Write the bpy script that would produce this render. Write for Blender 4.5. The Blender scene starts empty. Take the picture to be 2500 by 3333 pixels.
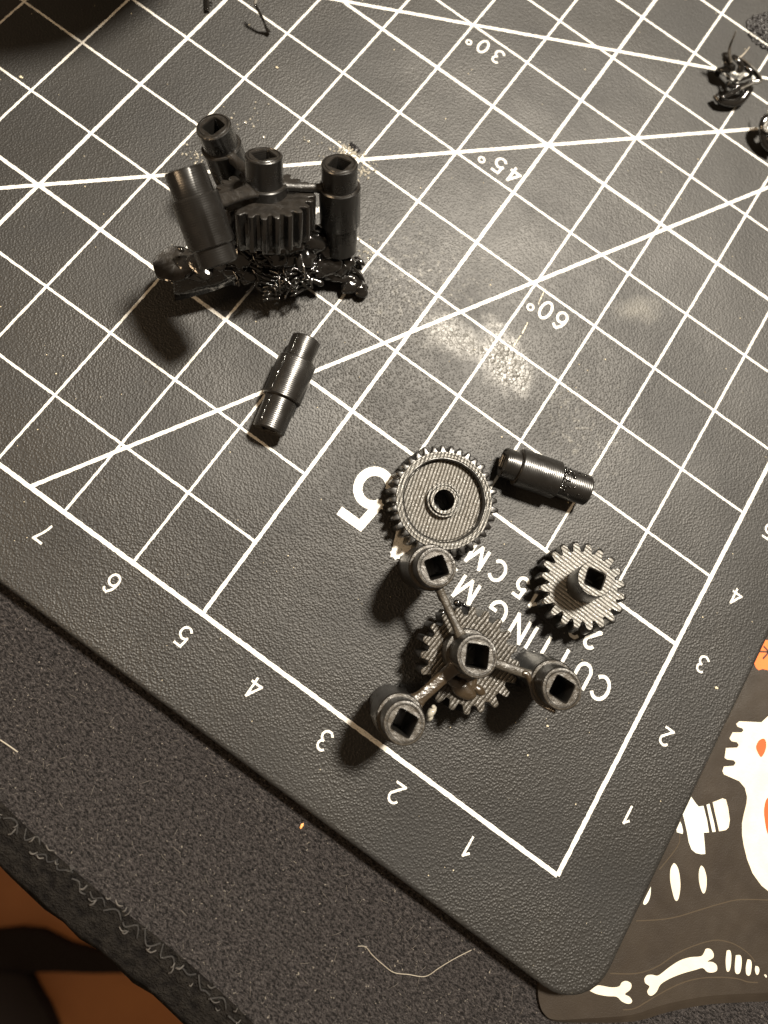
import bpy, math, random
from mathutils import Vector, Matrix, noise
R = random.Random(7)
PI = math.pi
# 1 Blender unit = 1 cm ---------------------------------------------------------------
sc = bpy.context.scene
# ---- camera (solved from the printed 1 cm grid) ----
cd = bpy.data.cameras.new('camera'); cam = bpy.data.objects.new('camera', cd); sc.collection.objects.link(cam); sc.camera = cam
cam.matrix_world = Matrix(((0.81165, -0.58341, 0.02919, -4.61027), (0.56765, 0.77596, -0.27507, 0.82737), (0.13783, 0.23983, 0.96098, 8.62572), (0, 0, 0, 1)))
cd.sensor_fit = 'VERTICAL'; cd.sensor_height = 36; cd.sensor_width = 27; cd.lens = 36 * 2276.5 / 3333
cd.shift_x = (1250 - 1215.92) / 3333; cd.shift_y = (1298.12 - 1666.5) / 3333
cd.clip_start = 0.1; cd.clip_end = 500
cd.dof.use_dof = True; cd.dof.focus_distance = 8.2; cd.dof.aperture_fstop = 0.25
# ---- world: dim warm room ----
w = bpy.data.worlds.new('World'); sc.world = w; w.use_nodes = True
bg = w.node_tree.nodes['Background']; bg.inputs['Color'].default_value = (1.0, 0.74, 0.50, 1); bg.inputs['Strength'].default_value = 0.13
# ---- desk lamp (key) ----
LAMP = Vector((-2.6, 21.0, 40.0))
ld = bpy.data.lights.new('desk_lamp_light', 'AREA'); ld.shape = 'DISK'; ld.size = 5.4; ld.energy = 57000; ld.color = (1.0, 0.905, 0.765)
lo = bpy.data.objects.new('desk_lamp_light', ld); sc.collection.objects.link(lo); lo.location = LAMP
lo.rotation_euler = (Vector((-4, 3, 0)) - LAMP).to_track_quat('-Z', 'Y').to_euler()
# ---- added warm fill light, weak, from the other side, to brighten the pins ----
l2 = bpy.data.lights.new('warm_fill_light', 'AREA'); l2.shape = 'DISK'; l2.size = 13; l2.energy = 6000; l2.color = (1.0, 0.70, 0.42)
o2 = bpy.data.objects.new('warm_fill_light', l2); sc.collection.objects.link(o2); o2.location = (-30, -19, 30)
o2.rotation_euler = (Vector((-5, 2, 0)) - o2.location).to_track_quat('-Z', 'Y').to_euler()
sc.view_settings.view_transform = 'Standard'; sc.view_settings.look = 'None'; sc.view_settings.exposure = 0.0; sc.view_settings.gamma = 1
C = sc.collection

# ======================= node helpers =======================
class NT:
    def __init__(s, name):
        s.m = bpy.data.materials.new(name); s.m.use_nodes = True; s.t = s.m.node_tree
        s.b = s.t.nodes['Principled BSDF']
    def n(s, typ, **kw):
        x = s.t.nodes.new(typ)
        for k, v in kw.items():
            if k.startswith('i_'): x.inputs[k[2:].replace('_', ' ')].default_value = v
            else: setattr(x, k, v)
        return x
    def l(s, a, b): s.t.links.new(a, b)
    def co(s):
        if not hasattr(s, '_co'): s._co = s.n('ShaderNodeTexCoord').outputs['Object']
        return s._co
    def noise(s, scale, detail=2, rough=0.5, vec=None, dist=0):
        x = s.n('ShaderNodeTexNoise'); x.inputs['Scale'].default_value = scale; x.inputs['Detail'].default_value = detail
        x.inputs['Roughness'].default_value = rough; x.inputs['Distortion'].default_value = dist; s.l(vec or s.co(), x.inputs['Vector']); return x.outputs[0]
    def voro(s, scale, feature='F1', smooth=None):
        x = s.n('ShaderNodeTexVoronoi'); x.feature = feature; x.inputs['Scale'].default_value = scale; s.l(s.co(), x.inputs['Vector'])
        if smooth is not None: x.inputs['Smoothness'].default_value = smooth
        return x.outputs['Distance']
    def mth(s, op, a, b=None, clamp=False):
        x = s.n('ShaderNodeMath', operation=op); x.use_clamp = clamp
        for i, v in enumerate((a, b)):
            if v is None: continue
            if isinstance(v, (int, float)): x.inputs[i].default_value = v
            else: s.l(v, x.inputs[i])
        return x.outputs[0]
    def rng(s, v, a, b, c=0.0, d=1.0):
        x = s.n('ShaderNodeMapRange'); x.clamp = True
        for i, q in enumerate((a, b, c, d)): x.inputs[i + 1].default_value = q
        s.l(v, x.inputs[0]); return x.outputs[0]
    def mix(s, f, c1, c2):
        x = s.n('ShaderNodeMix', data_type='RGBA')
        if isinstance(f, (int, float)): x.inputs[0].default_value = f
        else: s.l(f, x.inputs[0])
        for k, c in ((6, c1), (7, c2)):
            if isinstance(c, (tuple, list)): x.inputs[k].default_value = (*c[:3], 1)
            else: s.l(c, x.inputs[k])
        return x.outputs[2]
    def bump(s, h, dist, strength=1.0, prev=None):
        x = s.n('ShaderNodeBump'); x.inputs['Distance'].default_value = dist
        if isinstance(strength, (int, float)): x.inputs['Strength'].default_value = strength
        else: s.l(strength, x.inputs['Strength'])
        s.l(h, x.inputs['Height'])
        if prev is not None: s.l(prev, x.inputs['Normal'])
        return x.outputs[0]
    def ell(s, cx, cy, rx, ry, ang=0):
        mp = s.n('ShaderNodeMapping', vector_type='TEXTURE'); mp.inputs['Location'].default_value = (cx, cy, 0); mp.inputs['Rotation'].default_value = (0, 0, ang); mp.inputs['Scale'].default_value = (rx, ry, 1000)
        s.l(s.co(), mp.inputs['Vector']); ln = s.n('ShaderNodeVectorMath', operation='LENGTH'); s.l(mp.outputs[0], ln.inputs[0]); return ln.outputs['Value']
    def set(s, **kw):
        for k, v in kw.items():
            i = s.b.inputs[k.replace('_', ' ')]
            if isinstance(v, (int, float)): i.default_value = v
            elif isinstance(v, tuple): i.default_value = (*v, 1)
            else: s.l(v, i)
        return s.m

def pebble(N):
    """embossed grain of the PVC mat"""
    a = N.voro(38, 'SMOOTH_F1', 0.5); b = N.noise(42, 2, 0.5); c = N.noise(110, 2, 0.6)
    amp = N.rng(N.noise(0.45, 2), 0.35, 0.65, 0.6, 1.2)
    amp = N.mth('MULTIPLY', amp, N.rng(N.ell(-3.8, -0.6, 5.2, 5.2), 0.5, 1.5, 1.15, 0.7))
    h = N.mth('ADD', N.mth('MULTIPLY', N.mth('POWER', N.mth('SUBTRACT', 1.0, a), 2.0), 1.1), N.mth('MULTIPLY', b, 0.7))
    h = N.mth('ADD', h, N.mth('MULTIPLY', c, 0.3))
    return N.mth('MULTIPLY', h, amp)

def m_mat():
    N = NT('mat_black_vinyl')
    h = pebble(N)
    rag = N.noise(2.6, 6, 0.72)
    rag = N.mth('SUBTRACT', rag, 0.5)
    def patch(cx, cy, rx, ry, ang, soft=0.35, jag=1.9):
        d = N.mth('ADD', N.ell(cx, cy, rx, ry, ang), N.mth('MULTIPLY', rag, jag))
        return N.rng(d, 1.0, 1.0 - soft, 0, 1)
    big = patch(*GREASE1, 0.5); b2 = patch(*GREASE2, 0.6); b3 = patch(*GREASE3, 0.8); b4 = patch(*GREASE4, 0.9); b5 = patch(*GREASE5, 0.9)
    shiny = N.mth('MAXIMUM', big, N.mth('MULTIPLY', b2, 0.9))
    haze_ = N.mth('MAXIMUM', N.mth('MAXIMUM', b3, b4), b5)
    fl = N.rng(N.noise(11, 4, 0.75), 0.54, 0.70)
    haze_ = N.mth('MULTIPLY', haze_, fl); haze_ = N.mth('MAXIMUM', haze_, N.mth('MULTIPLY', b5, 0.5))
    film = N.rng(N.noise(0.8, 4, 0.6), 0.35, 0.7)
    r = N.mth('SUBTRACT', N.rng(film, 0, 1, 0.57, 0.47), N.mth('MULTIPLY', shiny, 0.15))
    r = N.mth('SUBTRACT', r, N.mth('MULTIPLY', haze_, 0.1))
    col = N.mix(film, (0.0095, 0.0092, 0.0088), (0.0165, 0.0155, 0.0138))
    col = N.mix(N.mth('MULTIPLY', shiny, 0.3), col, (0.17, 0.162, 0.14))  # grease smudge, its glare partly lightened into the colour
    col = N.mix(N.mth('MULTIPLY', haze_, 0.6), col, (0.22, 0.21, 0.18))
    speck = N.rng(N.noise(38, 1, 0.5), 0.80, 0.84)
    col = N.mix(N.mth('MULTIPLY', speck, 0.6), col, (0.3, 0.28, 0.22))
    st = N.mth('SUBTRACT', 0.45, N.mth('MULTIPLY', shiny, 0.22))
    nb = N.bump(h, 0.0135, st)
    ck = N.mth('SUBTRACT', 1.0, N.voro(19, 'SMOOTH_F1', 0.15))
    nb = N.bump(ck, 0.012, N.mth('MULTIPLY', shiny, 0.9), nb)
    nb = N.bump(N.noise(0.35, 2), 0.10, 1.0, nb)
    return N.set(Base_Color=col, Roughness=r, Specular_IOR_Level=0.56, Normal=nb)

def m_print():
    N = NT('white_print_ink')
    h = pebble(N)
    s1 = N.rng(N.noise(48, 2, 0.6), 0.58, 0.66); col = N.mix(N.mth('MULTIPLY', s1, 0.7), (0.68, 0.67, 0.63), (0.16, 0.155, 0.14))
    return N.set(Base_Color=col, Roughness=0.45, Normal=N.bump(h, 0.008, 0.5))

def m_plastic(name, base, rough, kind, amp=1.0):
    """kind: side = layer lines round the axis, face = raster lines on flat tops, melt = glossy remelted"""
    N = NT(name)
    nz = N.noise(4, 3, 0.6)
    if kind == 'melt':
        nb = N.bump(N.noise(14, 3, 0.5, dist=0.6), 0.02, 0.6 * amp)
        return N.set(Base_Color=base, Roughness=rough, Specular_IOR_Level=0.9, Coat_Weight=0.6, Coat_Roughness=0.10, Normal=nb)
    if kind == 'side':
        sep = N.n('ShaderNodeSeparateXYZ'); N.l(N.co(), sep.inputs[0])
        z = N.mth('ADD', N.mth('MULTIPLY', sep.outputs[2], 2 * PI / 0.024), N.mth('MULTIPLY', nz, 3.0))
        h = N.mth('SINE', z)
        big = N.noise(3, 2, 0.5)
        nb = N.bump(N.mth('ADD', N.mth('MULTIPLY', h, 0.5), N.mth('MULTIPLY', N.noise(40, 2), 0.6)), 0.0014, 0.8 * amp)
        nb = N.bump(big, 0.03, 0.5 * amp, nb)
        r = N.rng(nz, 0.3, 0.7, rough - 0.05, rough + 0.08)
        return N.set(Base_Color=base, Roughness=r, Specular_IOR_Level=0.85, Normal=nb)
    if kind == 'blotch':
        nb = N.bump(N.noise(13, 4, 0.6), 0.014, amp); nb = N.bump(N.noise(60, 2, 0.6), 0.005, 0.7, nb)
        blo = N.rng(N.noise(9, 3, 0.6), 0.35, 0.7)
        return N.set(Base_Color=N.mix(blo, tuple(c * 0.7 for c in base), tuple(c * 1.25 for c in base)), Roughness=N.rng(N.noise(16, 2), 0.3, 0.7, rough - 0.1, rough + 0.1), Specular_IOR_Level=0.6, Normal=nb)
    sep = N.n('ShaderNodeSeparateXYZ'); N.l(N.co(), sep.inputs[0])
    z = N.mth('ADD', N.mth('MULTIPLY', sep.outputs[0], 2 * PI / 0.042), N.mth('MULTIPLY', N.noise(6, 2), 2.4))
    h = N.mth('POWER', N.mth('ABSOLUTE', N.mth('SINE', N.mth('MULTIPLY', z, 0.5))), 0.5)
    blob = N.noise(22, 3, 0.65)
    nb = N.bump(N.mth('ADD', h, N.mth('MULTIPLY', blob, 1.1)), 0.010, 1.0 * amp)
    nb = N.bump(N.noise(60, 2, 0.6), 0.008, 0.6, nb)
    r = N.rng(N.noise(10, 3), 0.3, 0.7, rough - 0.08, rough + 0.1)
    groove = N.rng(N.mth('ADD', h, N.mth('MULTIPLY', N.noise(5, 3, 0.6), 0.5)), 0.50, 0.95, 0.0, 1.0)
    return N.set(Base_Color=N.mix(groove, tuple(c * 0.18 for c in base), base), Roughness=r, Specular_IOR_Level=0.75, Normal=nb)

def m_simple(name, base, rough, bumps=(), var=None, spec=0.5, **kw):
    N = NT(name); prev = None
    for sc_, d in bumps: prev = N.bump(N.noise(sc_, 3, 0.6), d, 1.0, prev)
    col = base if var is None else N.mix(N.rng(N.noise(var[0], 4, 0.6), 0.35, 0.65), base, var[1])
    k = dict(Base_Color=col, Roughness=rough, Specular_IOR_Level=spec); k.update(kw)
    if prev is not None: k['Normal'] = prev
    return N.set(**k)

def m_fabric():
    N = NT('desk_pad_cloth')
    mp = N.n('ShaderNodeMapping'); mp.inputs['Rotation'].default_value = (0, 0, 0.5); mp.inputs['Scale'].default_value = (1, 2.1, 1); N.l(N.co(), mp.inputs['Vector'])
    a = N.noise(19, 4, 0.75, mp.outputs[0]); b = N.noise(48, 3, 0.7); lo_ = N.noise(0.8, 3)
    h = N.mth('ADD', a, N.mth('MULTIPLY', b, 0.7))
    col = N.mix(N.rng(N.mth('ADD', a, N.mth('MULTIPLY', b, 0.6)), 0.68, 0.98), (0.007, 0.0062, 0.0065), (0.088, 0.079, 0.078))
    col = N.mix(N.rng(N.noise(24, 3, 0.8), 0.66, 0.72, 0, 0.9), col, (0.42, 0.38, 0.32))
    return N.set(Base_Color=col, Roughness=0.85, Specular_IOR_Level=0.2, Normal=N.bump(h, 0.06, 1.0))

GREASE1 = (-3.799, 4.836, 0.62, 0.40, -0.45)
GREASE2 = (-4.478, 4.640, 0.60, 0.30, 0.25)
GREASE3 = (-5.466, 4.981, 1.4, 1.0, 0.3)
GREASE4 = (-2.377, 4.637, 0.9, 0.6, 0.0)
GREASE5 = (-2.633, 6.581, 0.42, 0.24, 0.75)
MAT = m_mat(); PRINT = m_print()
BLK = (0.0075, 0.0068, 0.006)
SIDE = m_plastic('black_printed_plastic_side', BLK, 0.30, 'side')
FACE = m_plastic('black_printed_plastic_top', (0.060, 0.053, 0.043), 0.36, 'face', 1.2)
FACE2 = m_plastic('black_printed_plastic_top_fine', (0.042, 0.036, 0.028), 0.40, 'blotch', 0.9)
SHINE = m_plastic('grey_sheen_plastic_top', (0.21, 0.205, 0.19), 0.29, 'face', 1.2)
MELT = m_plastic('remelted_black_plastic', (0.006, 0.0055, 0.005), 0.13, 'melt', 0.7)
MELT2 = m_plastic('melted_amber_tinted_plastic', (0.032, 0.022, 0.012), 0.30, 'melt', 1.3)
FABRIC = m_fabric()
SHEET = m_simple('brown_black_vinyl_sheet', (0.022, 0.0165, 0.012), 0.42, ((70, 0.0025), (0.8, 0.04)), (1.5, (0.032, 0.025, 0.0185)))
CREAM = m_simple('cream_sticker_ink', (0.66, 0.61, 0.50), 0.5, ((30, 0.003),), (3, (0.58, 0.53, 0.43)))
WHITE2 = m_simple('white_sticker_ink', (0.64, 0.64, 0.56), 0.5, ((30, 0.003),))
RED = m_simple('orange_red_sticker_ink', (0.80, 0.085, 0.02), 0.5)
ORANGE = m_simple('orange_sticker_ink', (0.72, 0.16, 0.035), 0.5)
INKLINE = m_simple('dark_brown_ink', (0.05, 0.02, 0.012), 0.5)
OUTLINE = m_simple('faint_cut_line', (0.055, 0.042, 0.028), 0.4)
THREAD = m_simple('black_edge_thread', (0.010, 0.009, 0.009), 0.85, ((50, 0.02),), (4, (0.028, 0.026, 0.024)))
KNOT = m_simple('worn_thread_knot', (0.03, 0.028, 0.026), 0.75, ((50, 0.02),), (3, (0.10, 0.09, 0.08)))
PADSIDE = m_simple('black_pad_edge', (0.007, 0.0062, 0.006), 1.0, ((9, 0.09), (40, 0.04)), (9, (0.020, 0.018, 0.016)), 0.08)
WOOD = m_simple('brown_wood', (0.42, 0.165, 0.055), 0.5, ((2, 0.05),), (0.15, (0.52, 0.21, 0.07)))
DARKMATTE = m_simple('dark_matte', (0.012, 0.006, 0.004), 0.95, ((2, 0.2),))
HAIR = m_simple('pale_lint_fibre', (0.30, 0.27, 0.22), 0.6)
FLECK = m_simple('cream_fleck', (0.62, 0.55, 0.40), 0.5)
AMBER = m_simple('amber_fleck', (0.75, 0.33, 0.10), 0.5)
CRUMB = m_simple('clear_glossy_crumbs', (0.34, 0.32, 0.27), 0.12, ((30, 0.01),), None, 0.9)
GRIT = m_simple('black_glossy_grit', (0.008, 0.007, 0.008), 0.34, ((30, 0.01),), None, 0.5)

# ======================= mesh helpers =======================
def mk(name, V, F, mats, parent=None, smooth=True, fm=None):
    me = bpy.data.meshes.new(name); me.from_pydata([tuple(v) for v in V], [], F)
    for m in (mats if isinstance(mats, (list, tuple)) else [mats]): me.materials.append(m)
    if fm: me.polygons.foreach_set('material_index', fm)
    me.polygons.foreach_set('use_smooth', [smooth] * len(F)); me.update()
    o = bpy.data.objects.new(name, me); C.objects.link(o)
    if parent is not None: o.parent = parent
    return o
def tag(o, label=None, cat=None, group=None, kind=None):
    if label: o['label'] = label
    if cat: o['category'] = cat
    if group: o['group'] = group
    if kind: o['kind'] = kind
    return o
def thing(name, label, cat, loc=(0, 0, 0), M=None, group=None):
    o = bpy.data.objects.new(name, None); o.empty_display_size = 0.2; C.objects.link(o)
    if M is not None: o.matrix_world = M
    else: o.location = loc
    return tag(o, label, cat, group)
def sharp(o, deg=35):
    me = o.data; me.update()
    try: me.set_sharp_from_angle(angle=math.radians(deg))
    except Exception: pass
    return o
def fr(A, B, spin=0.0):
    """matrix with local z from A (bottom) to B (top)"""
    A = Vector(A); z = (Vector(B) - A).normalized()
    x = Vector((1, 0, 0)); x = (x - z * x.dot(z)).normalized(); y = z.cross(x)
    M = Matrix((x, y, z)).transposed().to_4x4(); M.translation = A
    return M @ Matrix.Rotation(spin, 4, 'Z')

def radial(name, rings, n, mats, parent=None, cap0=True, cap1=True, flat_mat=1, jit=0.0, seed=1):
    """rings: list of (r or fn(theta)->r, z or fn(theta)->z); a body of revolution whose radius may vary with angle"""
    V = []; F = []; FM = []
    for k, (r, z) in enumerate(rings):
        for i in range(n):
            t = 2 * PI * i / n
            rr = r(t) if callable(r) else r; zz = z(t) if callable(z) else z
            x, y = rr * math.cos(t), rr * math.sin(t)
            if jit:
                q = noise.noise(Vector((x * 7, y * 7, zz * 9 + seed * 3.1))) * jit
                x *= 1 + q / max(rr, 0.05); y *= 1 + q / max(rr, 0.05); zz += noise.noise(Vector((x * 9 + 5, y * 9, zz * 5 + seed))) * jit
            V.append((x, y, zz))
    def avg(k): return rings[k]
    for k in range(len(rings) - 1):
        a, b = rings[k], rings[k + 1]
        za = a[1](0) if callable(a[1]) else a[1]; zb = b[1](0) if callable(b[1]) else b[1]
        ra = a[0](0.1) if callable(a[0]) else a[0]; rb = b[0](0.1) if callable(b[0]) else b[0]
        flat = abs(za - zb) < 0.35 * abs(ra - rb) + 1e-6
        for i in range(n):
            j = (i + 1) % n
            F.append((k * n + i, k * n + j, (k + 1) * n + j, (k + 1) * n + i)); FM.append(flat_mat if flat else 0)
    if cap0: F.append(tuple(range(n - 1, -1, -1))); FM.append(0)
    if cap1: F.append(tuple((len(rings) - 1) * n + i for i in range(n))); FM.append(0)
    return sharp(mk(name, V, F, mats, parent, True, FM), 38)

def sq(s, spin=0.0, rnd=0.10):
    """radius function of a rounded square of half side s"""
    def f(t):
        u = t - spin; c, d = abs(math.cos(u)), abs(math.sin(u))
        p = 9.0
        return s / ((c ** p + d ** p) ** (1 / p))
    return f
def gearf(nt, rt, rr, ph=0.0, duty=0.36, sd=3):
    rng_ = random.Random(sd); tip = [rt * (1 + rng_.uniform(-0.02, 0.012)) for _ in range(nt)]
    def f(t):
        u = (t - ph) / (2 * PI) * nt; k = int(math.floor(u + 0.5)) % nt; d = abs(u - math.floor(u + 0.5))
        top = 0.155; bot = duty
        if d < top: s = 1 - 0.06 * (d / top) ** 2
        elif d < bot: s = 0.94 * 0.5 * (1 + math.cos(PI * (d - top) / (bot - top)))
        else: s = 0
        return rr + (tip[k] - rr) * s
    return f
def sc_(f, k, add=0): return lambda t: f(t) * k + add

def tube(P, r, n=8, V=None, F=None, squash=1.0):
    P = [Vector(p) for p in P]
    own = V is None
    if own: V, F = [], []
    base = len(V); m = len(P); up = Vector((0.13, 0.21, 0.97))
    for i, p in enumerate(P):
        d = (P[min(i + 1, m - 1)] - P[max(i - 1, 0)]).normalized()
        a = d.cross(up)
        if a.length < 1e-3: a = d.cross(Vector((1, 0, 0)))
        a.normalize(); b = a.cross(d)
        ri = r(i / (m - 1)) if callable(r) else r
        for k in range(n):
            t = 2 * PI * k / n; V.append(p + a * (ri * math.cos(t)) + b * (ri * squash * math.sin(t)))
    for i in range(m - 1):
        for k in range(n):
            q = (k + 1) % n; F.append((base + i * n + k, base + i * n + q, base + (i + 1) * n + q, base + (i + 1) * n + k))
    F.append(tuple(base + k for k in range(n - 1, -1, -1))); F.append(tuple(base + (m - 1) * n + k for k in range(n)))
    return V, F
def smoothline(P, k=6):
    P = [Vector(p) for p in P]; out = []
    for i in range(len(P) - 1):
        p0, p1, p2, p3 = P[max(i - 1, 0)], P[i], P[i + 1], P[min(i + 2, len(P) - 1)]
        for j in range(k):
            t = j / k
            out.append(0.5 * ((2 * p1) + (p2 - p0) * t + (2 * p0 - 5 * p1 + 4 * p2 - p3) * t * t + (3 * p1 - p0 - 3 * p2 + p3) * t ** 3))
    out.append(P[-1]); return out

# ======================= setting =======================
FZ = -45.0
tag(mk('floor', [(-60, -60, FZ), (60, -60, FZ), (60, 40, FZ), (-60, 40, FZ)], [(0, 1, 2, 3)], WOOD), kind='structure')
def box(name, x0, x1, y0, y1, z0, z1, m, parent=None):
    V = [(x, y, z) for z in (z0, z1) for y in (y0, y1) for x in (x0, x1)]
    return mk(name, V, [(0, 2, 3, 1), (4, 5, 7, 6), (0, 1, 5, 4), (2, 6, 7, 3), (0, 4, 6, 2), (1, 3, 7, 5)], m, parent, False)
tag(box('desk_top', -40, 30, -2.9, 45, -2.4, -0.62, DARKMATTE), kind='structure')

# ---- dark flat shapes added on the floor, far below and out of focus ----
def blobprism(name, pts, z0, z1, m, parent=None, bev=0.0):
    n = len(pts); cx = sum(p[0] for p in pts) / n; cy = sum(p[1] for p in pts) / n
    V = [(p[0], p[1], z0) for p in pts] + [(p[0], p[1], z1 - bev) for p in pts]
    F = [(i, (i + 1) % n, n + (i + 1) % n, n + i) for i in range(n)]
    k = 1
    if bev:
        q = 1 - bev / max(0.01, max(math.hypot(p[0] - cx, p[1] - cy) for p in pts))
        V += [(cx + (p[0] - cx) * q, cy + (p[1] - cy) * q, z1) for p in pts]; k = 2
        F += [(n + i, n + (i + 1) % n, 2 * n + (i + 1) % n, 2 * n + i) for i in range(n)]
    F.append(tuple(range(k * n, k * n + n))); F.append(tuple(range(n - 1, -1, -1)))
    return mk(name, V, F, m, parent, False)
o = blobprism('dark_band', [(-10.3, -29.0), (-5.6, -26.3), (-4.4, -25.4), (-3.2, -24.8), (-1.3, -24.5), (3.7, -22.8), (3.9, -23.1), (1.0, -24.9), (-1.3, -26.2), (-3.2, -27.4), (-4.0, -28.0), (-8.6, -30.8)], FZ, FZ + 0.6, DARKMATTE, None, 0.2); tag(o, 'dark blurred band crossing the orange wood far below the pad edge', 'strap')
o = blobprism('dark_matte', [(-8.8, -30.6), (-3.3, -27.2), (-2.4, -26.9), (-1.4, -27.3), (-0.2, -27.7), (1.0, -28.3), (3.1, -30.1), (-4.8, -34.8)], FZ, FZ + 1.0, DARKMATTE, None, 0.3); tag(o, 'dark blurred patch on orange wood in the bottom left corner', 'cloth')

# ---- desk pad with overlocked edge ----
pad = thing('desk_pad', 'black cloth desk pad with overlock stitched edge under the cutting mat', 'desk pad', (0, 0, -0.62))
def edgey(x): return -2.90 - 0.065 * (x + 5.3) + 0.03 * math.sin(x * 1.7)
xs = [-14 + 0.25 * i for i in range(150)]
prof = [(0.55, -0.30), (0.12, -0.302), (0.0, -0.325), (-0.10, -0.36), (-0.25, -0.42), (-0.38, -0.49), (-0.45, -0.56), (-0.44, -0.61), (-0.3, -0.62), (0.5, -0.62)]
V = []; F = []
for x in xs:
    for j, (dy, z) in enumerate(prof):
        wob = noise.noise(Vector((x * 2.6, j * 0.8, 0))) * (0.06 if 1 < j < 9 else 0)
        V.append((x, edgey(x) + dy + wob, z + (wob * 0.5 if 1 < j < 7 else 0) + 0.62))
m_ = len(prof)
for i in range(len(xs) - 1):
    for j in range(m_ - 1): F.append((i * m_ + j, i * m_ + j + 1, (i + 1) * m_ + j + 1, (i + 1) * m_ + j))
mk('rolled_edge', V, F, PADSIDE, pad)
V = []; F = []
for x in xs: V += [(x, edgey(x) + 0.55, 0.32), (x, edgey(x) + 0.10, 0.3215)]
for i in range(len(xs) - 1): F.append((2 * i, 2 * i + 1, 2 * i + 3, 2 * i + 2))
b0 = len(V)
for x in xs: V.append((x, 40, 0.32))
for i in range(len(xs) - 1): F.append((2 * i, 2 * i + 2, b0 + i + 1, b0 + i))
mk('cloth_surface', V, F, FABRIC, pad)
x = -8.0
while x < 1.5:
    y = edgey(x); V = []; F = []
    P = [(x - 0.10, y + R.uniform(-.03, .10), 0.322), (x - 0.03 + R.uniform(-.03, .03), y + R.uniform(-.04, .06), 0.316), (x + 0.05, y + R.uniform(-.02, .11), 0.326), (x + 0.12, y + R.uniform(-.03, .08), 0.316)]
    tube(smoothline(P, 3), 0.010, 5, V, F)
    o = mk('stitch', V, F, THREAD, pad)
    for q in range(R.choice((1, 2, 2, 3))):
        V = []; F = []; xk = x + R.uniform(-.12, .12); yk = y + R.uniform(-0.06, 0.12); L = R.uniform(0.02, 0.06); a = R.uniform(-0.6, 1.2); zk = 0.335 if yk > y - 0.02 else 0.31
        P = [(xk - L * math.cos(a), yk - L * math.sin(a), zk - .012), (xk, yk, zk + 0.012), (xk + L * math.cos(a + .5), yk + L * math.sin(a + .5), zk - .012)]
        tube(smoothline(P, 3), R.uniform(0.006, 0.012), 5, V, F)
        mk('knot', V, F, KNOT, o)
    x += R.uniform(0.21, 0.28)

# ---- sticker sheet lying beside the mat ----
sheet = thing('sticker_sheet', 'brown black sheet printed with cream and orange shapes beside the cutting mat corner', 'sticker sheet', (0, 0, -0.298))
outl = [(1.004, 7), (1.004, 2.0), (1.004, 0.5), (1.004, -0.38), (0.975, -0.63), (0.86, -0.84), (0.68, -0.97), (0.52, -1.004), (0.50, -1.04), (0.56, -1.16), (0.68, -1.26), (0.844, -1.281), (1.179, -1.102), (1.665, -0.80), (1.987, -0.50), (2.364, -0.19), (2.771, 0.085), (3.1, 0.33), (3.9, 1.2), (5.5, 3.2), (6, 7)]
outl = [(v.x, v.y) for v in smoothline([(a, b, 0) for a, b in outl] , 4)]
n = len(outl); top = []
for i, (a, b) in enumerate(outl):
    (xa, ya), (xb, yb) = outl[i - 1], outl[(i + 1) % n]; d = Vector((xb - xa, yb - ya)).normalized(); k = 0.0
    if i > 40: k = 0.10 * min(1, (i - 40) / 14)
    top.append((a - d.y * k, b + d.x * k))
o = mk('sheet_film', [(a, b, 0.0) for a, b in outl] + [(a, b, 0.018) for a, b in outl] + [(a * 0.35 + c * 0.65, b * 0.35 + d * 0.65, 0.040) for (a, b), (c, d) in zip(outl, top)] + [(a, b, 0.050) for a, b in top], [(q * n + i, q * n + (i + 1) % n, (q + 1) * n + (i + 1) % n, (q + 1) * n + i) for q in range(3) for i in range(n)] + [tuple(range(3 * n, 4 * n))], SHEET, sheet, False)
def flatpoly(name, pts, m, z, parent, smooth_k=0, th=0.0012):
    if smooth_k:
        P = smoothline([(a, b, 0) for a, b in pts] + [(pts[0][0], pts[0][1], 0)], smooth_k)[:-1]; pts = [(v.x, v.y) for v in P]
    n = len(pts)
    return mk(name, [(a, b, z) for a, b in pts] + [(a, b, z + th) for a, b in pts], [(i, (i + 1) % n, n + (i + 1) % n, n + i) for i in range(n)] + [tuple(range(n, 2 * n))], m, parent, False)
SZ = 0.0505
def ribbon(P, w, z, V, F, jag=0.0028, step=0.022, closed=False, caps=True):
    """flat inked stroke with slightly ragged edges; P are 2D points"""
    P = [Vector((p[0], p[1])) for p in P]
    if closed: P.append(P[0])
    Q = [P[0]]; 
    for a, b in zip(P[:-1], P[1:]):
        L = (b - a).length; m = max(1, int(L / step))
        for i in range(1, m + 1): Q.append(a.lerp(b, i / m))
    m = len(Q); base = len(V)
    for i, q in enumerate(Q):
        if closed: d0 = (Q[i] - Q[i - 1 if i else m - 2]); d1 = (Q[(i + 1) if i < m - 1 else 1] - Q[i])
        else: d0 = Q[i] - Q[max(i - 1, 0)]; d1 = Q[min(i + 1, m - 1)] - Q[i]
        if d0.length < 1e-9: d0 = d1
        if d1.length < 1e-9: d1 = d0
        d0 = d0.normalized(); d1 = d1.normalized(); t = (d0 + d1)
        if t.length < 1e-6: t = d0
        t.normalize(); nn = Vector((-t.y, t.x)); k = 1 / max(0.45, nn.dot(Vector((-d0.y, d0.x))))
        wa = w / 2 * k + R.uniform(-jag, jag); wb = w / 2 * k + R.uniform(-jag, jag)
        V.append((q.x + nn.x * wa, q.y + nn.y * wa, z)); V.append((q.x - nn.x * wb, q.y - nn.y * wb, z))
    for i in range(m - 1): a = base + 2 * i; F.append((a, a + 1, a + 3, a + 2))
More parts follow.
